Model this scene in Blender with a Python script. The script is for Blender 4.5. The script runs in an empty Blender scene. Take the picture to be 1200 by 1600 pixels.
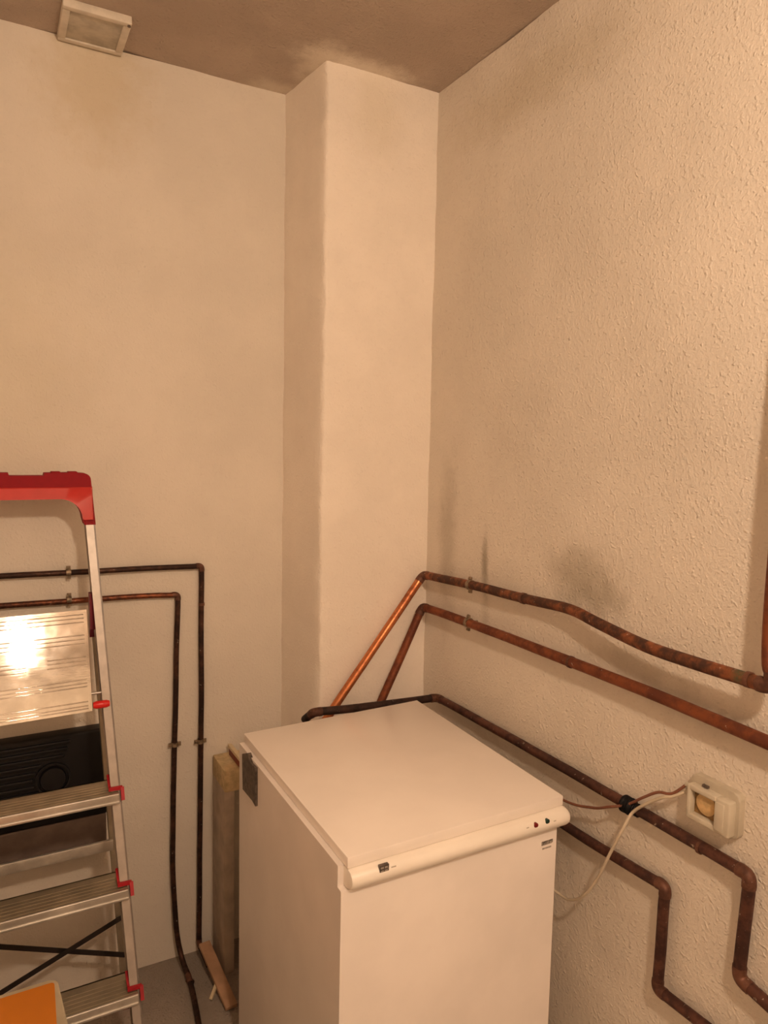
import bpy, bmesh, math, random
from mathutils import Vector, Matrix, noise
random.seed(7)
SC = bpy.context.scene
COL = SC.collection

# ------------------------------------------------------------------ camera
YAW, PITCH, ROLL, FPX = 0.49720786, -0.09401181, 0.02110263, 1122.6
CAM = Vector((0, 0, 1.58))
cy, sy, cp, sp = math.cos(YAW), math.sin(YAW), math.cos(PITCH), math.sin(PITCH)
FW = Vector((sy*cp, cy*cp, sp)); R0 = Vector((cy, -sy, 0)); U0 = R0.cross(FW)
RT = math.cos(ROLL)*R0 + math.sin(ROLL)*U0
UP = -math.sin(ROLL)*R0 + math.cos(ROLL)*U0
cd = bpy.data.cameras.new('camera'); cam = bpy.data.objects.new('camera', cd); COL.objects.link(cam)
M = Matrix((RT, UP, -FW)).transposed().to_4x4(); M.translation = CAM
cam.matrix_world = M
cd.sensor_fit = 'HORIZONTAL'; cd.sensor_width = 36; cd.lens = 36*FPX/1200; cd.clip_start = 0.02
SC.camera = cam

# ------------------------------------------------------------------ world, light, exposure
w = bpy.data.worlds.new('world'); SC.world = w; w.use_nodes = True
w.node_tree.nodes['Background'].inputs[0].default_value = (1.0, 0.62, 0.35, 1)
w.node_tree.nodes['Background'].inputs[1].default_value = 0.0
BULB = Vector((0.32, -0.28, 2.24)); BULB_POWER = 610.0
BULB_COL = (1.0, 0.735, 0.51)
SC.view_settings.view_transform = 'Standard'; SC.view_settings.look = 'None'
SC.view_settings.exposure = 0.0; SC.view_settings.gamma = 1; SC.view_settings.use_curve_mapping = False
SC.cycles.max_bounces = 10; SC.cycles.diffuse_bounces = 6

# room dimensions (metres)
XR, YL, YC, XC, ZC = 1.165, 2.105, 1.865, 0.81, 2.6
XW, YF = -1.25, -1.5

def ray(x, y): return FW + (x-600)/FPX*RT - (y-800)/FPX*UP
def onx(x, y, X): d = ray(x, y); return CAM + d*(X/d.x)
def ony(x, y, Y): d = ray(x, y); return CAM + d*(Y/d.y)
def onz(x, y, Z): d = ray(x, y); return CAM + d*((Z-CAM.z)/d.z)

# ------------------------------------------------------------------ materials
def new_mat(name):
    m = bpy.data.materials.new(name); m.use_nodes = True
    nt = m.node_tree; return m, nt, nt.nodes['Principled BSDF']
def nd(nt, t, **kw):
    n = nt.nodes.new(t)
    for k, v in kw.items():
        if k.startswith('i_'):
            key = k[2:]; key = int(key) if key.isdigit() else key.replace('_', ' ')
            n.inputs[key].default_value = v
        else: setattr(n, k, v)
    return n
def mixc(nt, fac, a, b, mode='MIX'):
    n = nt.nodes.new('ShaderNodeMix'); n.data_type = 'RGBA'; n.blend_type = mode
    for s, v in ((n.inputs[0], fac), (n.inputs[6], a), (n.inputs[7], b)):
        if isinstance(v, bpy.types.NodeSocket): nt.links.new(v, s)
        elif isinstance(v, (int, float)): s.default_value = v
        else: s.default_value = (*v, 1)
    return n.outputs[2]
def math_(nt, op, a, b=0.0, clamp=False):
    n = nt.nodes.new('ShaderNodeMath'); n.operation = op; n.use_clamp = clamp
    for s, v in ((n.inputs[0], a), (n.inputs[1], b)):
        if isinstance(v, bpy.types.NodeSocket): nt.links.new(v, s)
        else: s.default_value = v
    return n.outputs[0]
def ramp(nt, src, p0, p1, c0=0.0, c1=1.0):
    n = nt.nodes.new('ShaderNodeMapRange'); n.clamp = True; n.interpolation_type = 'SMOOTHSTEP'
    nt.links.new(src, n.inputs[0])
    for i, v in zip((1, 2, 3, 4), (p0, p1, c0, c1)): n.inputs[i].default_value = v
    return n.outputs[0]
def coords(nt): return nt.nodes.new('ShaderNodeTexCoord').outputs['Object']
def noise_tex(nt, co, scale, detail=4, rough=0.55, dist=0.0):
    n = nd(nt, 'ShaderNodeTexNoise', i_Scale=scale, i_Detail=detail, i_Roughness=rough, i_Distortion=dist)
    nt.links.new(co, n.inputs['Vector']); return n.outputs['Fac']

def simple(name, col, rough=0.5, metal=0.0, var=0.06, vscale=30, spec=0.5, bump=0.0, coat=0.0):
    m, nt, b = new_mat(name); co = coords(nt)
    f = noise_tex(nt, co, vscale, 4)
    dark = tuple(c*(1-var*2) for c in col); lite = tuple(min(1, c*(1+var)) for c in col)
    nt.links.new(mixc(nt, ramp(nt, f, 0.3, 0.7), dark, lite), b.inputs['Base Color'])
    b.inputs['Roughness'].default_value = rough; b.inputs['Metallic'].default_value = metal
    b.inputs['Specular IOR Level'].default_value = spec; b.inputs['Coat Weight'].default_value = coat
    if bump:
        bp = nd(nt, 'ShaderNodeBump', i_Strength=1.0, i_Distance=bump)
        nt.links.new(f, bp.inputs['Height']); nt.links.new(bp.outputs[0], b.inputs['Normal'])
    return m

def plaster(name, col, fine=0.0006, coarse=0.0, pits=0.0, stains_and_shade=(), mottling=0.05, scale=1.0):
    """painted plaster; stains = (centre, radii, colour, strength)"""
    m, nt, b = new_mat(name); co = coords(nt)
    big = noise_tex(nt, co, 3.0, 5, 0.6)
    med = noise_tex(nt, co, 14.0, 4, 0.6)
    c = mixc(nt, ramp(nt, big, 0.35, 0.65), tuple(v*(1-mottling*1.6) for v in col), col)
    c = mixc(nt, ramp(nt, med, 0.45, 0.75, 0, 0.5), c, tuple(v*(1-mottling) for v in col))
    warp = noise_tex(nt, co, 22.0, 4, 0.65)
    for (ce, ra, sc, st) in stains_and_shade:
        mp = nd(nt, 'ShaderNodeVectorMath', operation='SUBTRACT'); nt.links.new(co, mp.inputs[0]); mp.inputs[1].default_value = ce
        dv = nd(nt, 'ShaderNodeVectorMath', operation='DIVIDE'); nt.links.new(mp.outputs[0], dv.inputs[0]); dv.inputs[1].default_value = ra
        ln = nd(nt, 'ShaderNodeVectorMath', operation='LENGTH'); nt.links.new(dv.outputs[0], ln.inputs[0])
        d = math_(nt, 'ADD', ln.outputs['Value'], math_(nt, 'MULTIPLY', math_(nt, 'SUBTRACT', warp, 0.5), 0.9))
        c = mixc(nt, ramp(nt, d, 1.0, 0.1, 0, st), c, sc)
    nt.links.new(c, b.inputs['Base Color'])
    b.inputs['Roughness'].default_value = 0.85; b.inputs['Specular IOR Level'].default_value = 0.25
    # relief
    h = math_(nt, 'MULTIPLY', noise_tex(nt, co, 230*scale, 5, 0.6), fine)
    if coarse:
        n2 = noise_tex(nt, co, 150*scale, 2, 0.5)
        h = math_(nt, 'ADD', h, math_(nt, 'MULTIPLY', n2, coarse*2.2))
        n4 = noise_tex(nt, co, 115*scale, 1, 0.5)
        h = math_(nt, 'ADD', h, math_(nt, 'MULTIPLY', ramp(nt, n4, 0.52, 0.80), coarse*1.5))
        n3 = noise_tex(nt, co, 22, 2, 0.5)
        h = math_(nt, 'ADD', h, math_(nt, 'MULTIPLY', n3, coarse*1.6))
    if pits:
        where = ramp(nt, noise_tex(nt, co, 3.5, 3), 0.42, 0.62, 0.15, 1.0)
        pit = math_(nt, 'MULTIPLY', ramp(nt, noise_tex(nt, co, 120.0, 1, 0.5, 0.2), 0.62, 0.80), where)
        h = math_(nt, 'SUBTRACT', h, math_(nt, 'MULTIPLY', pit, pits))
    bp = nd(nt, 'ShaderNodeBump', i_Strength=1.0, i_Distance=1.0)
    nt.links.new(h, bp.inputs['Height']); nt.links.new(bp.outputs[0], b.inputs['Normal'])
    return m

WALL = (0.80, 0.76, 0.68)
SOOT = (0.30, 0.26, 0.19)
M_back = plaster('painted_plaster_back', (0.76, 0.705, 0.63), 0.0003, 0.0004, stains_and_shade=[
    ((0.26, YL, 2.52), (0.20, .3, 0.28), (0.62, 0.52, 0.36), 0.55),
    ((0.0, YL, 1.75), (0.35, .3, 0.5), (0.68, 0.62, 0.48), 0.35)])
M_chim = plaster('painted_plaster_chimney', (0.92, 0.85, 0.77), 0.0003, 0.0005, stains_and_shade=[
    ((0.97, YC, 2.5), (0.12, .2, 0.18), (0.74, 0.66, 0.52), 0.4)])
M_right = plaster('rough_plaster_right', (0.80, 0.735, 0.65), 0.0006, 0.0007, pits=0.0009, stains_and_shade=[
    ((XR, 1.20, 1.285), (.2, 0.16, 0.11), SOOT, 0.55),
    ((XR, 1.13, 1.25), (.2, 0.10, 0.06), SOOT, 0.35),
    ((XR, 1.565, 1.26), (.2, 0.022, 0.12), SOOT, 0.75),
    ((XR, 1.56, 1.13), (.2, 0.03, 0.10), SOOT, 0.25),
    ((XR, 1.75, 1.30), (.2, 0.07, 0.34), SOOT, 0.38),
    ((XR, 1.05, 1.13), (.2, 0.22, 0.05), SOOT, 0.35),
    ((XR, 0.85, 1.09), (.2, 0.22, 0.06), SOOT, 0.28),
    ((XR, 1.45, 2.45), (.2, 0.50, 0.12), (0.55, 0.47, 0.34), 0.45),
    ((XR, 1.50, 0.62), (.2, 0.45, 0.22), (0.42, 0.38, 0.30), 0.45)])  # last patch: shadow on the wall behind the freezer, put into the colour
M_ceil = plaster('old_ceiling_paint', (0.52, 0.43, 0.36), 0.0006, 0.0008, mottling=0.10, stains_and_shade=[
    ((0.90, YC-0.01, ZC), (0.26, 0.085, .2), (0.82, 0.75, 0.66), 0.95),
    ((0.79, YC+0.03, ZC), (0.07, 0.17, .2), (0.78, 0.70, 0.60), 0.8),
    ((0.74, YL-0.02, ZC), (0.12, 0.07, .2), (0.74, 0.66, 0.56), 0.7),
    ((0.30, 1.0, ZC), (0.5, 0.4, .3), (0.60, 0.52, 0.44), 0.3)])
M_floor = plaster('grey_screed_floor', (0.36, 0.31, 0.27), 0.0006, 0.0010, mottling=0.15)
M_other = plaster('painted_plaster_plain', (0.80, 0.73, 0.64), 0.0004, 0.0005)

def copper(name, base, dark, darkness, rough=0.38, metal=0.75, specks=0.5, green=None):
    m, nt, b = new_mat(name); co = coords(nt)
    f1 = noise_tex(nt, co, 9.0, 5, 0.7); f2 = noise_tex(nt, co, 55.0, 4, 0.6)
    mixf = math_(nt, 'ADD', math_(nt, 'MULTIPLY', f1, 0.65), math_(nt, 'MULTIPLY', f2, 0.35))
    fac = ramp(nt, mixf, 0.5+0.22*(0.5-darkness)*2-0.10, 0.5+0.22*(0.5-darkness)*2+0.10)
    c = mixc(nt, fac, base, dark)
    sp_ = ramp(nt, noise_tex(nt, co, 95.0, 3, 0.6), 0.67, 0.74, 0, specks)
    c = mixc(nt, sp_, c, (0.62, 0.52, 0.42))
    if green:
        mp = nd(nt, 'ShaderNodeVectorMath', operation='DISTANCE'); nt.links.new(co, mp.inputs[0]); mp.inputs[1].default_value = green
        g = ramp(nt, math_(nt, 'ADD', mp.outputs['Value'], math_(nt, 'MULTIPLY', math_(nt, 'SUBTRACT', f2, .5), 0.02)), 0.022, 0.010)
        c = mixc(nt, math_(nt, 'MULTIPLY', g, ramp(nt, f2, 0.35, 0.6, 0.25, 0.85)), c, (0.09, 0.13, 0.07))
    nt.links.new(c, b.inputs['Base Color'])
    b.inputs['Metallic'].default_value = metal
    nt.links.new(math_(nt, 'ADD', math_(nt, 'MULTIPLY', fac, 0.25), rough), b.inputs['Roughness'])
    bp = nd(nt, 'ShaderNodeBump', i_Strength=0.6, i_Distance=0.0008); nt.links.new(f2, bp.inputs['Height'])
    nt.links.new(bp.outputs[0], b.inputs['Normal'])
    return m
GREEN = tuple(onx(1160, 1057, XR-0.062))
M_cu_bright = copper('bright_copper', (0.66, 0.24, 0.10), (0.34, 0.12, 0.06), 0.40, 0.32, 0.85, 0.5)
M_cu_mid = copper('tarnished_copper', (0.28, 0.085, 0.035), (0.16, 0.052, 0.030), 0.5, 0.42, 0.6, 0.7, GREEN)
M_cu_sooty = copper('sooty_copper', (0.33, 0.11, 0.045), (0.085, 0.042, 0.030), 0.6, 0.45, 0.55, 0.8, GREEN)
M_cu_dark = copper('dark_oxidised_copper', (0.135, 0.055, 0.038), (0.060, 0.027, 0.022), 0.55, 0.42, 0.5, 0.7)
M_cu_back = copper('dark_thin_copper', (0.09, 0.040, 0.025), (0.035, 0.018, 0.014), 0.6, 0.4, 0.6, 0.4)
M_solder = copper('soldered_elbow', (0.19, 0.085, 0.055), (0.09, 0.040, 0.028), 0.5, 0.45, 0.5, 1.0)
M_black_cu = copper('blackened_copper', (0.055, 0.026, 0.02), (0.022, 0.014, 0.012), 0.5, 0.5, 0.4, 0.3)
M_clamp = simple('dull_clamp_metal', (0.30, 0.23, 0.16), 0.5, 0.6, 0.25, 120)
M_white = simple('white_enamel', (0.90, 0.84, 0.79), 0.34, 0, 0.015, 6, coat=0.15)
M_whiteb = simple('white_enamel_body', (0.86, 0.80, 0.76), 0.40, 0, 0.03, 5)
M_roll = simple('white_plastic_bar', (0.90, 0.85, 0.78), 0.38, 0, 0.02, 8)
M_dark = simple('dark_grey_plastic', (0.11, 0.085, 0.07), 0.5, 0, 0.3, 90)
M_redl = simple('red_lens', (0.20, 0.01, 0.01), 0.15)
M_grnl = simple('dark_green_lens', (0.01, 0.035, 0.025), 0.15)
M_print = simple('grey_print', (0.36, 0.32, 0.28), 0.5)
M_faint = simple('faint_print', (0.55, 0.50, 0.44), 0.5)
M_foot = simple('black_rubber', (0.02, 0.02, 0.02), 0.7)
M_redp = simple('red_plastic', (0.40, 0.006, 0.016), 0.55, 0, 0.05, 60)
M_redh = simple('shaded_red_handle_plastic', (0.27, 0.003, 0.010), 0.65, 0, 0.03, 60, spec=0.25)  # tilted handle face: its shade put into a darker red
M_redb = simple('bright_red_plastic', (0.75, 0.02, 0.02), 0.32)
M_case = simple('black_ribbed_plastic', (0.008, 0.0075, 0.009), 0.45, 0, 0.03, 40, spec=0.3)
M_caseb = simple('grey_brown_plastic', (0.17, 0.13, 0.115), 0.6, 0, 0.1, 20)
M_sock = simple('ivory_plastic', (0.52, 0.47, 0.38), 0.42, 0, 0.05, 30)
M_sockface = simple('ivory_plastic_face', (0.60, 0.55, 0.45), 0.40, 0, 0.04, 30)
M_yell = simple('yellowed_plastic', (0.72, 0.50, 0.24), 0.35, 0, 0.12, 60)
M_yelld = simple('dark_yellow_recess', (0.24, 0.14, 0.05), 0.45, 0, 0.2, 80)
M_cabw = simple('cream_cable', (0.62, 0.54, 0.42), 0.45)
M_cabb = simple('brown_cable', (0.22, 0.085, 0.05), 0.45)
M_tape = simple('black_tape', (0.006, 0.005, 0.006), 0.55, spec=0.2)
M_vent = simple('aged_white_vent_shaded', (0.52, 0.48, 0.40), 0.6, 0, 0.12, 25)  # inner face: its shade put into a darker base than the rim
M_ventf = simple('aged_vent_rim_lit', (0.70, 0.64, 0.55), 0.6, 0, 0.06, 25)  # lit rim faces put into a lighter base
M_card = simple('grey_brown_board', (0.50, 0.42, 0.35), 0.8, 0, 0.10, 18)
M_foam = simple('yellowed_foam', (0.62, 0.49, 0.29), 0.85, 0, 0.12, 50, bump=0.002)
M_lath = simple('pale_lath', (0.72, 0.60, 0.40), 0.6)
M_plank = simple('pinkish_pine', (0.48, 0.29, 0.18), 0.65, 0, 0.12, 14)
M_orange = simple('orange_plastic', (0.62, 0.20, 0.012), 0.5, 0, 0.05, 9)  # shadow over the box put into a darker orange
M_cream = simple('cream_plastic', (0.50, 0.44, 0.32), 0.5, 0, 0.08, 20)  # cream darkened too, carrying the shadow over the box
M_brace = simple('dark_steel_brace', (0.05, 0.04, 0.038), 0.5, 0.6)

def alu(name, col=(0.72, 0.69, 0.64), rough=0.3, wave=0.0, metal=0.9):
    m, nt, b = new_mat(name); co = coords(nt)
    mp = nd(nt, 'ShaderNodeMapping'); mp.inputs['Scale'].default_value = (6, 160, 160); nt.links.new(co, mp.inputs[0])
    f = noise_tex(nt, mp.outputs[0], 3.0, 4); s = noise_tex(nt, co, 18.0, 4, 0.6)
    nt.links.new(mixc(nt, ramp(nt, s, 0.35, 0.7), tuple(c*0.78 for c in col), col), b.inputs['Base Color'])
    b.inputs['Metallic'].default_value = metal
    nt.links.new(math_(nt, 'ADD', math_(nt, 'MULTIPLY', s, 0.20 if not wave else 0.06), rough-(0.08 if not wave else 0.03)), b.inputs['Roughness'])
    bp = nd(nt, 'ShaderNodeBump', i_Strength=0.35 if not wave else 0.10, i_Distance=0.0004); nt.links.new(f, bp.inputs['Height'])
    if wave:
        b2 = nd(nt, 'ShaderNodeBump', i_Strength=1.0, i_Distance=wave); nt.links.new(noise_tex(nt, co, 11.0, 2, 0.5), b2.inputs['Height'])
        nt.links.new(b2.outputs[0], bp.inputs['Normal'])
    nt.links.new(bp.outputs[0], b.inputs['Normal'])
    return m
M_alu = alu('aluminium', rough=0.42, metal=0.75)
M_plat = alu('polished_aluminium_platform', (0.72, 0.67, 0.60), 0.07, metal=0.80, wave=0.0011)
M_alud = alu('dull_aluminium', (0.52, 0.46, 0.36), 0.45, metal=0.8)
M_rail = simple('white_lacquered_rail', (0.50, 0.45, 0.41), 0.4, 0.25, 0.06, 30)

# ------------------------------------------------------------------ object helpers
def finish(bm, name, mat, parent=None, smooth=None):
    bmesh.ops.recalc_face_normals(bm, faces=bm.faces)
    me = bpy.data.meshes.new(name); bm.to_mesh(me); bm.free()
    if mat: me.materials.append(mat)
    o = bpy.data.objects.new(name, me); COL.objects.link(o)
    if parent: o.parent = parent
    if smooth:
        for p in me.polygons: p.use_smooth = True
        if smooth != 'all':
            mod_angle(me, smooth)
    return o
def mod_angle(me, deg):
    bm = bmesh.new(); bm.from_mesh(me)
    for e in bm.edges:
        if len(e.link_faces) == 2 and e.calc_face_angle(0) > math.radians(deg): e.smooth = False
    bm.to_mesh(me); bm.free()
def thing(name, label, cat, group=None):
    o = bpy.data.objects.new(name, None); COL.objects.link(o); o.empty_display_size = 0.05
    return tag(o, label, cat, group)
def tag(o, label, cat, group=None):
    o['label'] = label; o['category'] = cat
    if group: o['group'] = group
    return o
def rebase(root, p):
    """put the Empty at the thing's base without moving its parts"""
    root.location = p
    for c in root.children: c.matrix_parent_inverse = Matrix.Translation(-Vector(p))
def struct(o): o['kind'] = 'structure'; return o

def add_box(bm, lo, hi, bev=0.0, seg=2, mat4=None):
    vs = [bm.verts.new(((lo[0], hi[0])[i & 1], (lo[1], hi[1])[(i >> 1) & 1], (lo[2], hi[2])[(i >> 2) & 1])) for i in range(8)]
    fs = [bm.faces.new([vs[i] for i in f]) for f in ((0, 2, 3, 1), (4, 5, 7, 6), (0, 1, 5, 4), (2, 6, 7, 3), (0, 4, 6, 2), (1, 3, 7, 5))]
    if bev:
        es = list({e for f in fs for e in f.edges})
        g = bmesh.ops.bevel(bm, geom=es, offset=bev, segments=seg, affect='EDGES', profile=0.5)
        vs = list({v for v in vs if v.is_valid} | set(g['verts']))
    if mat4:
        bmesh.ops.transform(bm, matrix=mat4, verts=vs)
    return vs
def box(name, lo, hi, mat, parent=None, bev=0.0, seg=2, mat4=None):
    bm = bmesh.new(); add_box(bm, lo, hi, bev, seg, mat4)
    return finish(bm, name, mat, parent, 35 if bev else None)
def add_hex(bm, pts):
    """eight corners: 4 bottom loop, 4 top loop"""
    v = [bm.verts.new(p) for p in pts]
    for f in ((3, 2, 1, 0), (4, 5, 6, 7), (0, 1, 5, 4), (1, 2, 6, 5), (2, 3, 7, 6), (3, 0, 4, 7)): bm.faces.new([v[i] for i in f])
def add_beam(bm, a, b, w_, h_, up=Vector((0, 0, 1))):
    a, b = Vector(a), Vector(b); d = (b-a).normalized(); s = d.cross(up).normalized(); t = s.cross(d)
    q = [(-1, -1), (1, -1), (1, 1), (-1, 1)]
    add_hex(bm, [a+s*w_/2*i+t*h_/2*j for i, j in q] + [b+s*w_/2*i+t*h_/2*j for i, j in q])
def beam(name, a, b, w_, h_, mat, parent=None, up=Vector((0, 0, 1)), bev=0.0):
    bm = bmesh.new(); add_beam(bm, a, b, w_, h_, up)
    if bev: bmesh.ops.bevel(bm, geom=bm.edges[:], offset=bev, segments=2, affect='EDGES', profile=.5)
    return finish(bm, name, mat, parent, 35 if bev else None)
def add_tube(bm, pts, r, n=14, cap=True, rad=None):
    pts = [Vector(p) for p in pts]; rings = []
    t = (pts[1]-pts[0]).normalized(); ref = Vector((0, 0, 1)) if abs(t.z) < 0.9 else Vector((1, 0, 0))
    u = t.cross(ref).normalized()
    for i, p in enumerate(pts):
        a = pts[max(i-1, 0)]; b = pts[min(i+1, len(pts)-1)]; t = (b-a).normalized()
        u = (u - t*u.dot(t)).normalized(); v = t.cross(u)
        rr = rad[i] if rad else r
        rings.append([bm.verts.new(p + rr*(math.cos(2*math.pi*k/n)*u + math.sin(2*math.pi*k/n)*v)) for k in range(n)])
    for A, B in zip(rings, rings[1:]):
        for k in range(n): bm.faces.new((A[k], A[(k+1) % n], B[(k+1) % n], B[k]))
    if cap: bm.faces.new(rings[0][::-1]); bm.faces.new(rings[-1])
def tube(name, pts, r, mat, parent=None, n=14, rad=None):
    bm = bmesh.new(); add_tube(bm, pts, r, n, True, rad); return finish(bm, name, mat, parent, 40)
def spline(P, n=8):
    P = [Vector(p) for p in P]; out = []
    for i in range(len(P)-1):
        p0 = P[max(i-1, 0)]; p1 = P[i]; p2 = P[i+1]; p3 = P[min(i+2, len(P)-1)]
        for k in range(n):
            t = k/n
            out.append(0.5*((2*p1)+(-p0+p2)*t+(2*p0-5*p1+4*p2-p3)*t*t+(-p0+3*p1-3*p2+p3)*t**3))
    return out+[P[-1]]
def add_prism(bm, poly, axis, a, b):
    """poly: 2-D points in the plane normal to axis (x:(y,z) y:(x,z) z:(x,y))"""
    def P(p, c): return {'x': (c, p[0], p[1]), 'y': (p[0], c, p[1]), 'z': (p[0], p[1], c)}[axis]
    A = [bm.verts.new(P(p, a)) for p in poly]; B = [bm.verts.new(P(p, b)) for p in poly]; n = len(poly)
    bm.faces.new(A); bm.faces.new(B[::-1])
    for i in range(n): bm.faces.new((A[i], A[(i+1) % n], B[(i+1) % n], B[i]))
def prism(name, poly, axis, a, b, mat, parent=None, smooth=35):
    bm = bmesh.new(); add_prism(bm, poly, axis, a, b); return finish(bm, name, mat, parent, smooth)
def rrect(x0, y0, x1, y1, r, n=5):
    out = []
    for cx, cy_, a0 in ((x1-r, y1-r, 0), (x0+r, y1-r, 90), (x0+r, y0+r, 180), (x1-r, y0+r, 270)):
        for k in range(n+1):
            a = math.radians(a0+90*k/n); out.append((cx+r*math.cos(a), cy_+r*math.sin(a)))
    return out

# ------------------------------------------------------------------ room shell
def wall(name, origin, U, V, nu, nv, nrm, amp, mat, thick=0.08):
    """rough wall: a displaced grid with a flat back"""
    origin, U, V, nrm = map(Vector, (origin, U, V, nrm)); bm = bmesh.new(); g = []
    for j in range(nv+1):
        row = []
        for i in range(nu+1):
            p = origin+U*(i/nu)+V*(j/nv)
            d = noise.noise(p*3.1)*amp + noise.noise(p*9.0+Vector((5, 1, 2)))*amp*0.45 + noise.noise(p*27)*amp*0.18
            row.append(bm.verts.new(p+nrm*d))
        g.append(row)
    for j in range(nv):
        for i in range(nu): bm.faces.new((g[j][i], g[j][i+1], g[j+1][i+1], g[j+1][i]))
    back = [bm.verts.new(p-nrm*thick) for p in (origin, origin+U, origin+U+V, origin+V)]
    loop = [g[0][i] for i in range(nu+1)] + [g[j][nu] for j in range(1, nv+1)] + [g[nv][i] for i in range(nu-1, -1, -1)] + [g[j][0] for j in range(nv-1, 0, -1)]
    cidx = {0: 0, nu: 1, nu+nv: 2, 2*nu+nv: 3}
    cur = 0; n = len(loop)
    sides = [(0, nu, 0, 1), (nu, nu+nv, 1, 2), (nu+nv, 2*nu+nv, 2, 3), (2*nu+nv, n, 3, 0)]
    for a, b, c, d in sides:
        seg = [loop[k % n] for k in range(a, b+1)]
        bm.faces.new(seg+[back[d], back[c]])
    bm.faces.new(back[::-1])
    o = finish(bm, name, mat, None, 60); return struct(o)
wall('floor', (XW-.1, YF-.1, 0), (XR-XW+.2, 0, 0), (0, YL-YF+.2, 0), 60, 80, (0, 0, 1), 0.002, M_floor)
wall('ceiling', (XW-.1, YF-.1, ZC), (XR-XW+.2, 0, 0), (0, YL-YF+.2, 0), 60, 80, (0, 0, -1), 0.006, M_ceil)
wall('wall_back', (XW-.1, YL, 0), (XC-XW+.1, 0, 0), (0, 0, ZC), 90, 110, (0, -1, 0), 0.004, M_back)
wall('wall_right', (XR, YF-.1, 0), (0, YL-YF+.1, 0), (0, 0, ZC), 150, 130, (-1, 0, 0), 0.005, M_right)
wall('wall_left', (XW, YF-.1, 0), (0, YL-YF+.2, 0), (0, 0, ZC), 20, 20, (1, 0, 0), 0.004, M_other)
wall('wall_front', (XW-.1, YF, 0), (XR-XW+.2, 0, 0), (0, 0, ZC), 20, 20, (0, 1, 0), 0.004, M_other)

# chimney breast: a rounded-edge profile swept up, wobbly like hand plastering
prof = [(0.782, YL+.05)]
for k in range(10): prof.append((0.784+0.024*k/9, YL-(YL-YC-0.012)*k/9))
for k in range(1, 6):
    a = math.radians(90*k/6); prof.append((XC-0.001+0.011*(1-math.cos(a)), YC+0.012*(1-math.sin(a))))
for k in range(15): prof.append((XC+0.014+(XR+.03-XC-0.014)*k/14, YC))
bm = bmesh.new(); NZ = 150; g = []
for j in range(NZ+1):
    z = ZC*j/NZ; row = []
    for i, (x, y) in enumerate(prof):
        p = Vector((x, y, z)); d = noise.noise(p*3)*0.004+noise.noise(p*13)*0.0022
        edge = 1.0 if 10 <= i <= 16 else 0.3
        d2 = noise.noise(p*55)*0.0032*edge
        row.append(bm.verts.new((x-(d+d2)*(1 if i < 17 else 0), y-(d+d2)*(1 if i > 9 else 0), z)))
    row.append(bm.verts.new((XR+.03, YL+.05, z))); g.append(row)
for j in range(NZ):
    for i in range(len(g[0])-1): bm.faces.new((g[j][i], g[j][i+1], g[j+1][i+1], g[j+1][i]))
    bm.faces.new((g[j][-1], g[j][0], g[j+1][0], g[j+1][-1]))
bm.faces.new(g[0][::-1]); bm.faces.new(g[NZ])
struct(finish(bm, 'wall_chimney', M_chim, None, 50))

# ------------------------------------------------------------------ the bulb that lights the room (just outside the frame)
t = thing('ceiling_lamp', 'bare warm light bulb hanging from the ceiling on a short cable', 'lamp')
tube('ceiling_rose', [(BULB.x, BULB.y, ZC+.01), (BULB.x, BULB.y, ZC-0.03)], 0.045, M_sock, t, 24)
tube('cable', [(BULB.x, BULB.y, ZC-.02), (BULB.x, BULB.y, BULB.z+0.13)], 0.0035, M_foot, t, 8)
tube('lamp_holder', [(BULB.x, BULB.y, BULB.z+0.135), (BULB.x, BULB.y, BULB.z+0.064)], 0.018, M_foot, t, 18)
m, nt, b = new_mat('glowing_bulb_glass')
b.inputs['Base Color'].default_value = (0.9, 0.8, 0.7, 1)
b.inputs['Emission Color'].default_value = (*BULB_COL, 1); b.inputs['Emission Strength'].default_value = BULB_POWER
pr = []
for k in range(15):
    a = math.pi*k/16; pr.append((0.050*math.sin(a), -0.050*math.cos(a)))
pr += [(0.016, 0.054), (0.014, 0.068)]
tube('bulb', [(BULB.x, BULB.y, BULB.z+z) for r, z in pr], 0.03, m, t, 24, rad=[max(r, .0008) for r, z in pr])
rebase(t, (BULB.x, BULB.y, ZC))

# ------------------------------------------------------------------ copper pipes
def ring(bm, c, axis, r0, r1, w_, n=18):
    c, axis = Vector(c), Vector(axis).normalized()
    u = axis.orthogonal().normalized(); v = axis.cross(u); R = []
    for rr, s in ((r0, -1), (r1, -1), (r1, 1), (r0, 1)):
        R.append([bm.verts.new(c+axis*s*w_/2+rr*(math.cos(2*math.pi*k/n)*u+math.sin(2*math.pi*k/n)*v)) for k in range(n)])
    for i in range(4):
        A, B = R[i], R[(i+1) % 4]
        for k in range(n): bm.faces.new((A[k], A[(k+1) % n], B[(k+1) % n], B[k]))
def clamp(parent, c, axis, r, wall_dir, wall_pt, mat=None):
    """pipe clip: band, two ears with screws, stud to the wall"""
    c, axis, wd = Vector(c), Vector(axis).normalized(), Vector(wall_dir).normalized()
    side = axis.cross(wd).normalized(); bm = bmesh.new()
    ring(bm, c, axis, r*0.98, r+0.0022, 0.012)
    for s in (-1, 1):
        a = c+side*s*(r+0.001); add_beam(bm, a, a+side*s*0.009, 0.011, 0.005, up=wd)
        add_tube(bm, [a+side*s*0.005-wd*0.006, a+side*s*0.005+wd*0.005], 0.0026, 8)
    add_tube(bm, [c+wd*r, c+wd*(wall_pt+0.012)], 0.004, 8)
    return finish(bm, 'pipe_clamp', mat or M_clamp, parent, 40)
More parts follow.
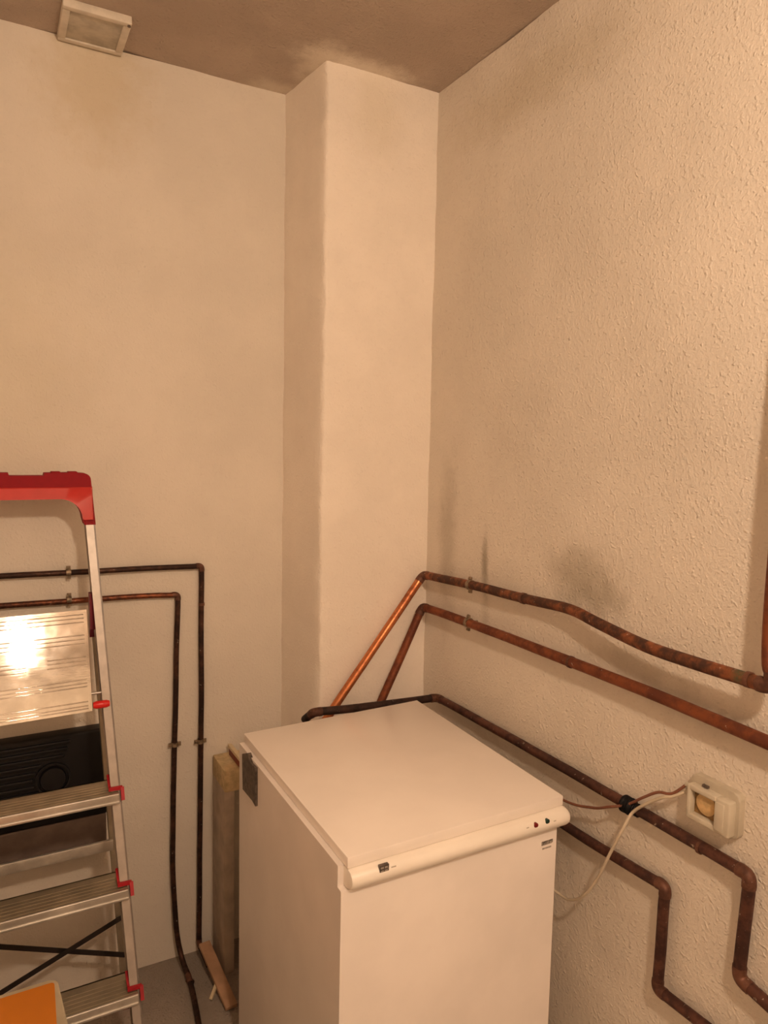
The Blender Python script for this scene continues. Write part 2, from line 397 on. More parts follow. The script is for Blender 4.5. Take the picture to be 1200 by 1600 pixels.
def pipe(label, route, r, mats, clamps=(), wall_dir=(1, 0, 0), group=None, dents=0.0, name='copper_pipe', joint=True, bend=1.15, caps=()):
    """route: list of legs; each leg is a list of points, legs share end points where an elbow sits"""
    t = thing(name, label, 'pipe', group)
    if not isinstance(mats, (list, tuple)): mats = [mats]*len(route)
    cut = r*bend*1.15
    for li, (leg, mt) in enumerate(zip(route, mats)):
        P = [Vector(p) for p in leg]
        if li > 0: P[0] = P[0]+(P[1]-P[0]).normalized()*cut
        if li < len(route)-1: P[-1] = P[-1]+(P[-2]-P[-1]).normalized()*cut
        Q = spline(P, 10) if len(P) > 2 else [P[0].lerp(P[1], k/12) for k in range(13)]
        Q = [q if k in (0, len(Q)-1) else q+Vector((noise.noise(q*7), noise.noise(q*7+Vector((9, 0, 0))), noise.noise(q*7+Vector((0, 9, 0)))))*dents for k, q in enumerate(Q)]
        tube('pipe_section', Q, r, mt, t, 16)
    for li in range(len(route)-1):
        c = Vector(route[li][-1]); a = (Vector(route[li][-2])-c).normalized(); b = (Vector(route[li+1][1])-c).normalized()
        p0, p1 = c+a*cut*1.55, c+b*cut*1.55; Q = [p0, c+a*cut*1.1]
        for k in range(1, 8):
            s = k/8; e0, e1 = c+a*cut, c+b*cut
            Q.append((1-s)**2*e0+2*s*(1-s)*c+s*s*e1)
        Q += [c+b*cut*1.1, p1]
        rr = [r*1.09]+[r*1.12]+[r*1.08]*7+[r*1.12]+[r*1.09]
        tube('elbow', Q, r, M_solder if joint else mats[li], t, 16, rad=rr)
    for c, ax, dist in clamps: clamp(t, c, ax, r, wall_dir, dist)
    for c, ax, k in caps:
        bm = bmesh.new(); ring(bm, c, ax, r*.95, r*1.13, k); finish(bm, 'solder_joint', M_solder, t, 40)
    return t

# two thin pipes on the back wall
yb = YL-0.017; rb = 0.0078
e1 = ony(315, 884, yb); b1 = ony(311, 1474, yb)
c1 = ony(107, 893, yb); c1.z = e1.z+0.004; k1 = ony(313, 1158, yb)
pipe('upper dark thin copper pipe on back wall, turning down beside the chimney',
     [[(XW+.01, yb, e1.z+0.012), (c1.x, yb, e1.z+0.004), e1], [e1, ony(314, 1158, yb), b1], [b1, onz(326, 1509, 0.012)]],
     rb, [M_cu_back, M_cu_back, M_cu_back],
     clamps=[(c1, (1, 0, 0), 0.017), (k1, (0, 0, 1), 0.017)], wall_dir=(0, 1, 0), dents=0.0015,
     caps=[(ony(315, 944, yb), (0, 0, 1), 0.008)])
e2 = ony(278, 929, yb); b2 = ony(272, 1390, yb)
c2 = ony(108, 937, yb); k2 = ony(273, 1163, yb)
M_cu_b2 = copper('thin_copper_reddish', (0.26, 0.085, 0.04), (0.06, 0.028, 0.020), 0.55, 0.36, 0.75, 0.4)
pipe('lower reddish thin copper pipe on back wall, nested inside the upper one',
     [[(XW+.01, yb, e2.z+0.01), (c2.x, yb, e2.z+0.006), e2], [e2, ony(274, 1100, yb), ony(270, 1330, yb), ony(275, 1440, yb-.01), ony(283, 1493, yb-.03), onz(296, 1530, 0.011)],
      [onz(296, 1530, 0.011), onz(303, 1560, 0.009), onz(313, 1610, 0.009)]],
     rb, [M_cu_b2, M_cu_back, M_cu_back],
     clamps=[(c2, (1, 0, 0), 0.017), (k2, (0, 0, 1), 0.017)], wall_dir=(0, 1, 0), dents=0.0012,
     caps=[(onz(297, 1533, 0.011), (0.3, -1, 0), 0.02)])

# pipe A: diagonal on the chimney, then the bulging run along the right wall
xa = XR-0.028; ya = YC-0.030; ra = 0.0122
eA = onx(664, 899, xa-.004); eA.y = YC-0.035
dA = ony(516, 1114, ya); dA2 = dA+(dA-eA)*0.25
endA = onx(1207, 1075, XR-0.060)
runA = [eA, onx(735, 914, xa), onx(830, 938, xa), onx(890, 952, xa-.004), onx(935, 974, xa-.012), onx(1010, 1010, xa-.024), onx(1080, 1034, xa-.030), onx(1150, 1056, xa-.032), endA]
pipe('upper copper pipe on right wall with a bulge, its bright leg slanting down the chimney',
     [[dA2, eA], runA, [endA, onx(1211, 880, XR-0.044), Vector((XR-0.036, onx(1211, 880, XR-0.044).y-.02, ZC))]], ra, [M_cu_bright, M_cu_sooty, M_cu_mid],
     clamps=[(onx(735, 914, xa), runA[2]-runA[1], 0.03)], wall_dir=(1, 0, 0), dents=0.001,
     caps=[(onx(1170, 1062, XR-0.062), (0.05, -1, 0), 0.008), (onx(818, 935, xa), (0, -1, 0), 0.010)])
eB = onx(665, 950, xa-.004); eB.y = YC-0.035
dB = ony(592, 1104, ya); dB2 = dB+(dB-eB)*0.4
pipe('second copper pipe down the right wall, its short leg slanting down the chimney',
     [[dB2, eB], [eB, onx(732, 973, xa), onx(925, 1047, xa), onx(1060, 1101, xa-.002), onx(1200, 1161, xa-.004), onx(1290, 1200, xa-.004)]], ra,
     [M_cu_mid, M_cu_mid], clamps=[(onx(732, 973, xa), (0, -1, 0), 0.03)], wall_dir=(1, 0, 0), dents=0.001,
     caps=[(onx(892, 1034.6, xa), (0, -1, -.01), 0.008)])
xc = XR-0.022; rc = 0.0113
eC = onx(683, 1090, xc); zc = eC.z
eC1 = onx(1172, 1368, xc); eC2 = onx(1154, 1528, xc)
lC = ony(490, 1113, eC.y)
pipe('dark pipe wrapping behind the freezer and stepping down past the socket box',
     [[(lC.x+0.004, eC.y+.07, lC.z-0.045), (lC.x, eC.y, lC.z)], [(lC.x, eC.y, lC.z), (0.9, eC.y, (lC.z+zc)/2), eC],
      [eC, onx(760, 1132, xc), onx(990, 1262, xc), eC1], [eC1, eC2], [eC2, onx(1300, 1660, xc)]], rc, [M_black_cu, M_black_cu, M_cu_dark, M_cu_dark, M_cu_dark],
     wall_dir=(1, 0, 0), dents=0.0012, caps=[(onx(1095, 1324, xc), (0, -1, 0), 0.006)])
eD = onx(1040, 1386, xc); eD2 = onx(1027, 1545, xc)
pipe('lowest brown pipe coming from behind the freezer and bending down the right wall',
     [[(xc, 1.70, 0.715), onx(885, 1291, xc), eD], [eD, eD2], [eD2, onx(1200, 1680, xc)]], rc*0.97, M_cu_dark, bend=1.0,
     wall_dir=(1, 0, 0), dents=0.0012)

# ------------------------------------------------------------------ chest freezer
fz = thing('chest_freezer', 'white chest freezer with closed lid, standing in the corner beside the chimney', 'freezer')
Xb0, Xb1, Yf, Yk = 0.520, 1.020, 1.088, 1.690
bm = bmesh.new()
add_prism(bm, [(Yk, .02), (Yf+.003, .02), (Yf, .023), (Yf, .785), (Yf+.001, .7875), (Yf+.003, .7885), (Yf+.015, .7885), (Yf+.015, .829), (Yk, .829)], 'x', Xb0, Xb1)
finish(bm, 'body', M_whiteb, fz, 35)
bm = bmesh.new()
v = [(0.531, 1.086), (1.037, 1.091), (1.050, 1.712), (0.532, 1.694)]
add_hex(bm, [(x, y, 0.829) for x, y in v]+[(x, y, 0.85) for x, y in v])
bmesh.ops.bevel(bm, geom=bm.edges[:], offset=0.0018, segments=2, affect='EDGES', profile=.5)
finish(bm, 'lid', M_white, fz, 35)
# handle bar: rolled profile, ends rounded
rprof = [(1.12, 0.8275), (1.088, 0.8280), (1.077, 0.8258), (1.0695, 0.820), (1.0665, 0.8115), (1.068, 0.803), (1.074, 0.7955), (1.084, 0.7905), (1.095, 0.7885), (1.12, 0.789)]
bm = bmesh.new(); secs = []
for x, s in ((0.5315, 0.80), (0.533, 0.93), (0.538, 1.0), (1.030, 1.0), (1.037, 0.96), (1.041, 0.84), (1.0415, 0.70)):
    secs.append([bm.verts.new((x, 1.10+(y-1.10)*s, 0.808+(z-0.808)*(s if s < 1 else 1))) for y, z in rprof])
for A, B in zip(secs, secs[1:]):
    for k in range(len(rprof)): bm.faces.new((A[k], A[(k+1) % len(rprof)], B[(k+1) % len(rprof)], B[k]))
bm.faces.new(secs[0]); bm.faces.new(secs[-1][::-1])
hb = finish(bm, 'handle_bar', M_roll, fz, 40)
def roll_y(z):
    for (ya_, za_), (yb_, zb_) in zip(rprof[1:], rprof[2:]):
        if zb_ <= z <= za_: return ya_+(yb_-ya_)*(za_-z)/(za_-zb_)
    return 1.067
pd = ony(600, 1357.5, 1.070); FD = roll_y(pd.z-.001)
dsp = box('control_window', (pd.x-0.0095, FD-.0012, pd.z-0.0062), (pd.x+0.0095, FD+.006, pd.z+0.0078), M_dark, hb, 0.0005)
dsp['label'] = 'small dark square control window'
for dx, dz, w_, h_ in ((-0.0105, .002, 0.008, 0.0035), (-0.0015, .002, 0.008, 0.0035), (-0.0105, -.005, 0.008, 0.0035)):
    pass
bm = bmesh.new()
for i in range(2):
    for j in range(2): add_box(bm, (pd.x-0.0075+i*0.008, FD-.0017, pd.z-0.0042+j*0.0062), (pd.x-0.0015+i*0.008, FD-.001, pd.z-0.0015+j*0.0065))
finish(bm, 'window_mark', M_print, hb)
for nm, mt, q in (('red_light', M_redl, (837, 1289.5)), ('green_light', M_grnl, (855, 1283.5))):
    p = ony(*q, 1.070); fy = roll_y(p.z)
    o = tube('indicator_light', [(p.x, fy+.005, p.z), (p.x, fy-.0005, p.z), (p.x, fy-.0012, p.z)], 0.006, mt, hb, 18, rad=[0.0055, 0.0055, 0.0045])
    o['label'] = 'dark red round indicator light' if nm[0] == 'r' else 'dark green round indicator light'
for q, w_ in (((824, 1293), 0.006), ((866, 1282), 0.006), ((615, 1354), 0.010)):
    p = ony(*q, 1.070); fy = roll_y(p.z)
    bm = bmesh.new(); add_box(bm, (p.x-w_/2, fy-.0004, p.z-0.001), (p.x+w_/2, fy+.002, p.z+0.001)); finish(bm, 'printed_mark', M_faint, hb)
# illegible two-line print near the right edge of the front
bm = bmesh.new(); p = ony(846, 1319, Yf); random.seed(3)
x = p.x
while x < p.x+0.028:
    w_ = random.uniform(0.0018, 0.003); add_box(bm, (x, Yf-0.0006, p.z-0.003), (x+w_*0.55, Yf+0.001, p.z+0.0045)); x += w_*0.8
    add_box(bm, (x-w_*.6, Yf-0.0006, p.z+random.choice((-.003, .0005, .003))), (x+0.0005, Yf+.001, p.z+random.choice((.004, .0045))))
add_box(bm, (p.x, Yf-0.0006, p.z-0.0042), (p.x+0.028, Yf+.001, p.z-0.0032))
x = p.x+0.003
while x < p.x+0.026: add_box(bm, (x, Yf-0.0006, p.z-0.013), (x+0.0011, Yf+.001, p.z-0.0095)); x += random.uniform(.0016, .0026)
o = finish(bm, 'printed_label', M_print, fz); o['label'] = 'small grey two-line print'
# hinge plate on the left side near the back
H_ = [onx(*q, Xb0+.002) for q in ((383, 1177), (391, 1176), (397, 1192), (404, 1199), (404, 1259), (399, 1250), (384, 1232))]
bm = bmesh.new(); add_prism(bm, [(p.y, p.z) for p in H_], 'x', Xb0-0.006, Xb0+0.004)
o = finish(bm, 'hinge_plate', M_dark, fz, 35); o['label'] = 'dark grey hinge plate on the left side'
for x in (Xb0+.05, Xb1-.05):
    for y in (Yf+.05, Yk-.05): tube('foot', [(x, y, 0.0), (x, y, 0.022)], 0.018, M_foot, fz, 14)
rebase(fz, ((Xb0+Xb1)/2, (Yf+Yk)/2, 0))

# ------------------------------------------------------------------ socket box on the right wall
sk = thing('socket_box', 'ivory surface-mounted electrical box with a yellowed round socket on the right wall', 'socket')
P = lambda q, x: onx(q[0], q[1], x)
xs = XR-0.036
q0 = P((1069, 1287), xs); q1 = P((1146, 1252), xs); q2 = P((1071, 1226), xs); q3 = P((1143, 1308), xs)
y1, y0 = (q0.y+q2.y)/2, (q1.y+q3.y)/2; z0, z1 = (q0.z+q3.z)/2, (q1.z+q2.z)/2
r1 = P((1084, 1211), XR-.012); r2 = P((1160, 1240), XR-.012); r3 = P((1154, 1313), XR-.012)
bm = bmesh.new(); add_prism(bm, rrect((r2.y+r3.y)/2, (r3.z+z0)/2-.004, r1.y+.004, (r1.z+r2.z)/2+.001, 0.014), 'x', XR-0.016, XR+0.004)
bmesh.ops.bevel(bm, geom=[e for e in bm.edges if all(abs(v_.co.x-(XR-.016)) < 1e-5 for v_ in e.verts)], offset=0.004, segments=3, affect='EDGES', profile=.5)
finish(bm, 'back_plate', M_sock, sk, 50)
y0 += 0.008; z0 += .002; z1 -= .003
ym = y0+(y1-y0)*0.33   # split between blank module and window
# body with a square opening
bm = bmesh.new(); wz0, wz1, wy0, wy1 = z0+0.011, z1-0.010, ym, y1-0.009
add_box(bm, (xs+.002, y0, z0), (XR-.012, ym, z1), 0.003)
add_box(bm, (xs+.002, wy1, z0), (XR-.012, y1, z1), 0.003)
add_box(bm, (xs+.002, ym-.002, wz1), (XR-.012, wy1+.003, z1), 0.002)
add_box(bm, (xs+.002, ym-.002, z0), (XR-.012, wy1+.003, wz0), 0.002)
finish(bm, 'housing', M_sockface, sk, 50)
box('blank_module', (xs-.001, y0+0.010, z0+.007), (xs+.01, ym-.002, z1-.007), M_sockface, sk, 0.001)
o = box('window_recess', (xs+.016, wy0-.002, wz0-.002), (xs+.022, wy1+.002, wz1+.002), M_yelld, sk)
cyy, czz, rr_ = (wy0+wy1)/2, (wz0+wz1)/2+.003, min(wy1-wy0, wz1-wz0)*0.46
bm = bmesh.new(); add_tube(bm, [(xs+.021, cyy, czz), (xs+.013, cyy, czz), (xs+.012, cyy, czz)], rr_, 28, rad=[rr_, rr_, rr_*.93])
o = finish(bm, 'socket_face', M_yell, sk, 40); o['label'] = 'yellowed round socket'
tube('cable_gland', [(xs+.016, y1-.002, z1-.012), (xs+.016, y1+.012, z1-.010)], 0.005, M_sock, sk, 12)
tube('cable_gland', [(xs+.016, y1-.002, z1-.026), (xs+.016, y1+.012, z1-.024)], 0.005, M_sock, sk, 12)
box('latch', (XR-.022, (y0+y1)/2+.010, z1+.001), (XR-.012, (y0+y1)/2+.022, z1+.005), M_dark, sk)
rebase(sk, (XR, (y0+y1)/2, (z0+z1)/2))

# cables and the tape that ties them to the dark pipe
tp = onx(983, 1259, xc); dirC = (onx(990, 1262, xc)-onx(970, 1251, xc)).normalized()
g1 = Vector((xs+.016, y1+.010, z1-.010)); g2 = Vector((xs+.016, y1+.010, z1-.024))
cb = tube('brown_cable', spline([(1.09, 1.32, 0.80), onx(880, 1250, 1.115), onx(925, 1262, 1.125), onx(950, 1261, 1.115), onx(980, 1257, 1.133),
     onx(1005, 1246, 1.128), onx(1028, 1238, 1.13), onx(1050, 1240, 1.135), g1], 10), 0.0029, M_cabb, None, 10)
tag(cb, 'thin brown cable from behind the freezer to the socket box', 'cable')
cw = tube('cream_cable', spline([(1.07, 1.25, 0.60), onx(874, 1397, 1.10), onx(893, 1406, 1.10), onx(912, 1399, 1.10), onx(932, 1375, 1.105), onx(955, 1330, 1.105), onx(974, 1294, 1.112),
     onx(988, 1270, 1.129), onx(1010, 1256, 1.128), onx(1035, 1246, 1.13), onx(1052, 1244, 1.135), g2], 10), 0.0033, M_cabw, None, 10)
tag(cw, 'cream cable looping from freezer side up to the socket box', 'cable')
bm = bmesh.new(); n = 26
pts = [tp+dirC*(-0.014+0.040*k/n) for k in range(n+1)]
add_tube(bm, pts, 0.02, 18, rad=[(0.0170+0.0014*math.sin(k*1.9)) if 0 < k < n-9 else 0.0130+0.0007*math.sin(k*2) for k in range(n+1)])
tag(finish(bm, 'tape_wrap', M_tape, None, 40), 'black tape wound around the dark pipe, holding both cables', 'tape')

# ------------------------------------------------------------------ vent cover at the ceiling
vt = thing('vent_cover', 'square off-white vent cover on the ceiling against the back wall', 'vent')
a = onz(100, 7, 2.583); b_ = onz(208, 35, 2.583); c_ = onz(190, 76, 2.583)
vx0, vx1, vy0, vy1 = a.x, b_.x, (a.y+b_.y)/2+.008, YL-.004
vx0 = (vx0+onz(90, 48, 2.583).x)/2
bm = bmesh.new()
for lo, hi in (((vx0, vy0, 2.583), (vx1, vy0+.018, ZC+.003)), ((vx0, vy1-.018, 2.583), (vx1, vy1, ZC+.003)), ((vx0, vy0+.017, 2.583), (vx0+.018, vy1-.017, ZC+.003)), ((vx1-.018, vy0+.017, 2.583), (vx1, vy1-.017, ZC+.003))):
    add_box(bm, lo, hi, 0.003)
finish(bm, 'frame', M_ventf, vt, 40)
box('cover_panel', (vx0+.015, vy0+.015, 2.587), (vx1-.015, vy1-.015, ZC), M_vent, vt, 0.002)
tube('screw', [(vx1-.006, vy0+.008, 2.586), (vx1-.006, vy0+.008, 2.580)], 0.004, M_dark, vt, 10)
rebase(vt, ((vx0+vx1)/2, (vy0+vy1)/2, ZC))

# ------------------------------------------------------------------ stepladder
ld = thing('stepladder', 'aluminium stepladder with a red plastic top handle, standing open by the back wall', 'ladder')
CX = 0.068; K = 0.27
def LY(z): return 1.97-K*(1.49-z)
def halfw(z): return 0.150+0.052*(1.40-z)/1.15 if z < 1.40 else 0.150
RW, RD = 0.022, 0.048     # rail width, depth
def rail_pts(s, z, ins=0.0): return CX+s*(halfw(z)-ins)
for s in (1, -1):
    bm = bmesh.new()
    for part in range(3):   # C section: web + two flanges, open to the inside
        zs = [0.02, 1.40]
        if part == 0: xo, xi, ya_, yb_ = 0, 0.004, 0, RD
        elif part == 1: xo, xi, ya_, yb_ = 0, RW, 0, 0.004
        else: xo, xi, ya_, yb_ = 0, RW, RD-.004, RD
        lo = [(CX+s*(halfw(zs[0])-x_), LY(zs[0])+y_, zs[0]) for x_, y_ in ((xo, ya_), (xi, ya_), (xi, yb_), (xo, yb_))]
        hi = [(CX+s*(halfw(zs[1])-x_), LY(zs[1])+y_, zs[1]) for x_, y_ in ((xo, ya_), (xi, ya_), (xi, yb_), (xo, yb_))]
        add_hex(bm, lo+hi)
    finish(bm, 'front_rail', M_rail, ld)
    z = 0.03; x = CX+s*(halfw(z)-.011)
    box('foot_cap', (x-.016, LY(0)-.004, 0.0), (x+.016, LY(0)+RD+.006, 0.05), M_redp, ld, 0.004)
# treads
def tread(zt, depth=0.090):
    y0_ = LY(zt)-0.020; h = halfw(zt)-0.006
    t_ = bmesh.new()
    add_box(t_, (CX-h, y0_+.004, zt-.004), (CX+h, y0_+depth, zt))
    add_box(t_, (CX-h, y0_+depth-.004, zt-.022), (CX+h, y0_+depth, zt))
    for k in range(5): add_box(t_, (CX-h, y0_+.012+k*.013, zt-.0002), (CX+h, y0_+.0138+k*.013, zt+.0004))
    tr = finish(t_, 'tread', M_alud, ld, 35)
    l_ = bmesh.new(); add_box(l_, (CX-h, y0_, zt-.022), (CX+h, y0_+.006, zt+.001), 0.0022, 3)
    add_box(l_, (CX-h, y0_-.003, zt-.023), (CX+h, y0_+.005, zt-.016), 0.002, 3); finish(l_, 'tread_lip', M_alu, tr, 35)  # highlight along the lip put in as brighter aluminium
    for s in (1, -1):   # red Z-shaped end caps
        X = CX+s*(halfw(zt)+0.0005); X2 = CX+s*(halfw(zt)-RW-.003)
        bmz = bmesh.new()
        add_beam(bmz, (X2, LY(zt)+RD*.7, zt+.028), (X2, LY(zt)+.004, zt+.010), 0.006, 0.006, up=Vector((1, 0, 0)))
        add_beam(bmz, (X2-s*.003, LY(zt)-.002, zt+.008), (X+s*.003, LY(zt)-.004, zt+.008), 0.007, 0.008)
        add_beam(bmz, (X+s*.002, LY(zt)-.004, zt+.010), (X+s*.002, LY(zt)-.018, zt-.018), 0.006, 0.008, up=Vector((1, 0, 0)))
        o = finish(bmz, 'end_cap', M_redp, tr)
        if s == 1: o['label'] = 'red plastic tread end cap'
TZ = (0.295, 0.520, 0.732)
for z in TZ: tread(z)
# red top handle (hoop): outline in the ladder plane, given depth
sl = math.sqrt(1+K*K)
def inplane(u, v, d): return Vector((CX+u, LY(1.49)+K*(v-1.49)+d, v))
W2 = halfw(1.4)+.003; rout, rin = 0.016, 0.050; legw = 0.026
outer = [(W2, 1.362)]
for k in range(7):
    a_ = math.radians(90*k/6); outer.append((W2-.006-rout+rout*math.cos(a_), 1.490-rout+rout*math.sin(a_)))
outer += [(W2-.045, 1.492), (0.040, 1.491), (0.038, 1.484), (-0.038, 1.484), (-0.040, 1.491), (-W2+.045, 1.492)]
for k in range(7):
    a_ = math.radians(90+90*k/6); outer.append((-W2+.006+rout+rout*math.cos(a_), 1.490-rout+rout*math.sin(a_)))
outer.append((-W2, 1.362))
inner = [(-W2+legw, 1.362)]
for k in range(9):
    a_ = math.radians(180-90*k/8); inner.append((-W2+legw+.004+rin+rin*math.cos(a_), 1.424-rin+.003+rin*math.sin(a_)))
for k in range(9):
    a_ = math.radians(90-90*k/8); inner.append((W2-legw-.004-rin+rin*math.cos(a_), 1.424-rin+.003+rin*math.sin(a_)))
inner.append((W2-legw, 1.362))
def slab(poly, d0, d1, mat, name, parent, smooth=35):
    bm = bmesh.new(); A = [bm.verts.new(inplane(u, v_, d0)) for u, v_ in poly]; B = [bm.verts.new(inplane(u, v_, d1)) for u, v_ in poly]
    n_ = len(poly); f1 = bm.faces.new(A); f2 = bm.faces.new(B[::-1])
    for i in range(n_): bm.faces.new((A[i], A[(i+1) % n_], B[(i+1) % n_], B[i]))
    bmesh.ops.triangulate(bm, faces=[f1, f2])
    return finish(bm, name, mat, parent, smooth)
hd = slab(outer+inner, 0.0, 0.052, M_redh, 'top_handle', ld)
hd['label'] = 'red plastic hoop handle'
# protruding lower lip of the handle, its highlight put into a paler red
lip_o = []; 
def lipcurve(off, n_=9):
    o_ = [(-W2+legw-off, 1.375)]
    for k in range(n_):
        a_ = math.radians(180-90*k/(n_-1)); o_.append((-W2+legw+.004+rin+(rin+off)*math.cos(a_), 1.424-rin+.003+(rin+off)*math.sin(a_)))
    for k in range(n_):
        a_ = math.radians(90-90*k/(n_-1)); o_.append((W2-legw-.004-rin+(rin+off)*math.cos(a_), 1.424-rin+.003+(rin+off)*math.sin(a_)))
    o_.append((W2-legw+off, 1.375)); return o_
bm = bmesh.new(); ci = lipcurve(0.0); UO, VO = W2-.0035, 1.424+.033; co_ = []
vleg = 1.424-rin+.003; uin = W2-legw-.004-rin
def outerpt(k):   # k 0..8 along a corner, from the leg to the top
    return (UO, vleg+(VO-vleg)*k/4) if k <= 4 else (UO+(uin-UO)*(k-4)/4, VO)
co_.append((-UO, 1.375))
for k in range(9): u, v_ = outerpt(k); co_.append((-u, v_))
for k in range(8, -1, -1): co_.append(outerpt(k))
co_.append((UO, 1.375))
rows = []
for (u, v_), (u2, v2) in zip(ci, co_):
    rows.append([bm.verts.new(inplane(u, v_, 0.002)), bm.verts.new(inplane(u, v_, -0.0075)), bm.verts.new(inplane(u*.1+u2*.9, v_*.1+v2*.9, -0.0045)), bm.verts.new(inplane(u2, v2, 0.002))])
for A, B in zip(rows, rows[1:]):
    for k in range(4): bm.faces.new((A[k], A[(k+1) % 4], B[(k+1) % 4], B[k]))
bm.faces.new(rows[0]); bm.faces.new(rows[-1][::-1])
finish(bm, 'handle_lip', simple('highlit_red_plastic', (0.55, 0.04, 0.035), 0.27, 0, .03, 30), hd, 45)
for u in (-.072, .066, .105):
    bm = bmesh.new(); add_box(bm, (-.011, -.02, 0), (.011, .012, .005), .0015, 2, Matrix.Translation(inplane(u, 1.4895, .024))); finish(bm, 'tool_notch', M_redh, hd, 40)
# folded-up platform facing the camera
KP = 0.39
def PP(u, t_, d): # t_ along the plate from bottom (z .925) up
    n_ = Vector((0, -1, KP)).normalized(); up_ = Vector((0, KP, 1)).normalized()
    return Vector((CX+.006+u, LY(0.925)-.012, 0.923))+up_*t_+Vector((0, u*.05, 0))-n_*d
PH, PW = 0.247, 0.118
bm = bmesh.new()
grooves = [(t, None) for t in (.236, .227, .217, .185, .175, .165, .077, .068, .060, .024, .014, .0075)]+[(t, 'c') for t in (.132, .123, .113)]
def pbox(bm, u0, u1, t0, t1, d0, d1, bev=0):
    vs = add_box(bm, (u0, t0, d0), (u1, t1, d1), bev)
    for v_ in bm.verts:
        if v_ in set(vs): v_.co = PP(v_.co.x, v_.co.y, v_.co.z)
pbox(bm, -PW, PW, 0, PH, 0, 0.004)
pbox(bm, -PW, PW, PH-.006, PH, -.002, 0.022); pbox(bm, -PW, PW, 0, .005, -.002, 0.022)
pbox(bm, PW-.003, PW, 0, PH, -.001, 0.020); pbox(bm, -PW, -PW+.003, 0, PH, -.001, 0.020)
pf = finish(bm, 'platform', M_plat, ld, 35); pf['label'] = 'shiny ribbed aluminium platform'
for t_, c in grooves:
    for (u0, u1) in (((-PW+.006, PW-.008),) if c is None else ((-PW+.01, -.022), (.024, PW-.008))):
        bm = bmesh.new(); add_tube(bm, [PP(u0, t_, .0005), PP(u1, t_, .0005)], 0.0015, 8); finish(bm, 'rib', M_plat, pf, 60)
# pivot rod, red spacer, hinge, rear frame
zr = 0.945
tube('pivot_rod', [(CX-halfw(zr)+.004, LY(zr)+.016, zr+.012), (CX+halfw(zr)-.004, LY(zr)+.016, zr+.012)], 0.0035, M_alu, ld, 10)
for s in (1, -1):
    x = CX+s*(PW+.009); x2 = CX+s*(halfw(zr)-.006)
    tube('pivot_spacer', [(x, LY(zr)-.002, zr-.012), (x*.8+x2*.2, LY(zr)-.002, zr-.012), (x*.2+x2*.8, LY(zr)-.002, zr-.012), (x2, LY(zr)-.002, zr-.012)], 0.009, M_redb, ld, 14, rad=[.007, .0095, .0095, .007])
def RY(z): return 1.935+0.03*(1.16-z)/1.16
def rhw(z): return 0.152+0.072*(1.16-z)/1.16
for s in (1, -1):
    bm = bmesh.new()
    q = [(0, 0), (0.016, 0), (0.016, 0.022), (0, 0.022)]
    add_hex(bm, [(CX+s*(rhw(0.02)-a_), RY(0.02)+b2_, 0.02) for a_, b2_ in q]+[(CX+s*(rhw(1.16)-a_), RY(1.16)+b2_, 1.16) for a_, b2_ in q])
    finish(bm, 'rear_rail', M_alud, ld)
    slabp = [(-.010, 1.19), (.012, 1.19), (.014, 1.10), (.004, 1.075), (-.010, 1.10)]
    bm = bmesh.new(); A = []
    for x_ in (CX+s*(rhw(1.15)-.020), CX+s*(rhw(1.15)-.001)):
        A.append([bm.verts.new((x_, RY(1.15)-.014+a_*1.4, z)) for a_, z in slabp])
    bm.faces.new(A[0]); bm.faces.new(A[1][::-1])
    for i in range(5): bm.faces.new((A[0][i], A[0][(i+1) % 5], A[1][(i+1) % 5], A[1][i]))
    finish(bm, 'hinge_block', simple('dark_red_hinge', (0.20, 0.02, 0.04), 0.4), ld)
    box('foot_cap', (CX+s*(rhw(0)-.008)-.013, RY(0)-.005, 0), (CX+s*(rhw(0)-.008)+.013, RY(0)+.028, 0.045), M_redp, ld, 0.004)
zb = ony(150, 1326, RY(0.6)).z
beam('rear_crossbar', (CX-rhw(zb)+.008, RY(zb), zb), (CX+rhw(zb)-.008, RY(zb), zb), 0.010, 0.030, M_alu, ld, bev=0.003)
za, zb2 = ony(190, 1432, RY(.3)).z, ony(198, 1493, RY(.2)).z
yr = RY(0.3)
for k, (qr, ql) in enumerate((((190, 1432), (60, 1513)), ((200, 1493), (0, 1480)))):
    a_, b_2 = ony(*qr, yr), ony(*ql, yr); u_ = (b_2-a_); a_ = a_-u_*0.02
    b_2 = a_+u_*((CX-rhw(.3)+.01-a_.x)/u_.x); off = Vector((0, -.004+.006*k, 0))
    beam('cross_brace', a_+off, b_2+off, 0.003, 0.013, M_brace, ld)
    tube('bolt', [a_+Vector((0, -.014, 0)), a_+Vector((0, .004, 0))], 0.006, M_brace, ld, 10)
rebase(ld, (CX, 1.75, 0))

# ------------------------------------------------------------------ black ribbed case behind the ladder
cs = thing('plastic_case', 'black ribbed plastic case with a round disc, mounted on the wall behind the stepladder', 'case')
yq = YL-0.050
tr = ony(167, 1138, yq); bz = ony(120, 1342, yq).z; cx1 = tr.x; cx0 = cx1-0.46; zt = tr.z
split = ony(150, 1276, yq).z
box('shell', (cx0, yq+.004, split), (cx1, YL+.003, zt), M_case, cs, 0.008, 3)
box('lower_shell', (cx0+.004, yq+.006, bz), (cx1-.004, YL+.003, split+.002), M_caseb, cs, 0.006, 3)
dc = ony(83, 1218, yq-.006)
nr = 9
for k in range(nr):
    z = zt-0.020-k*0.0185
    if z < split+.012: break
    half = math.sqrt(max(0.0, 0.048**2-(z-dc.z)**2))
    segs = [(cx0+.02, dc.x+.045-k*.008)] if half == 0 else [(cx0+.02, dc.x-half)]
    for a_, b3 in segs:
        if b3-a_ > .01: box('rib', (a_, yq-.004, z-.0045), (b3, yq+.006, z+.0045), M_case, cs, 0.002)
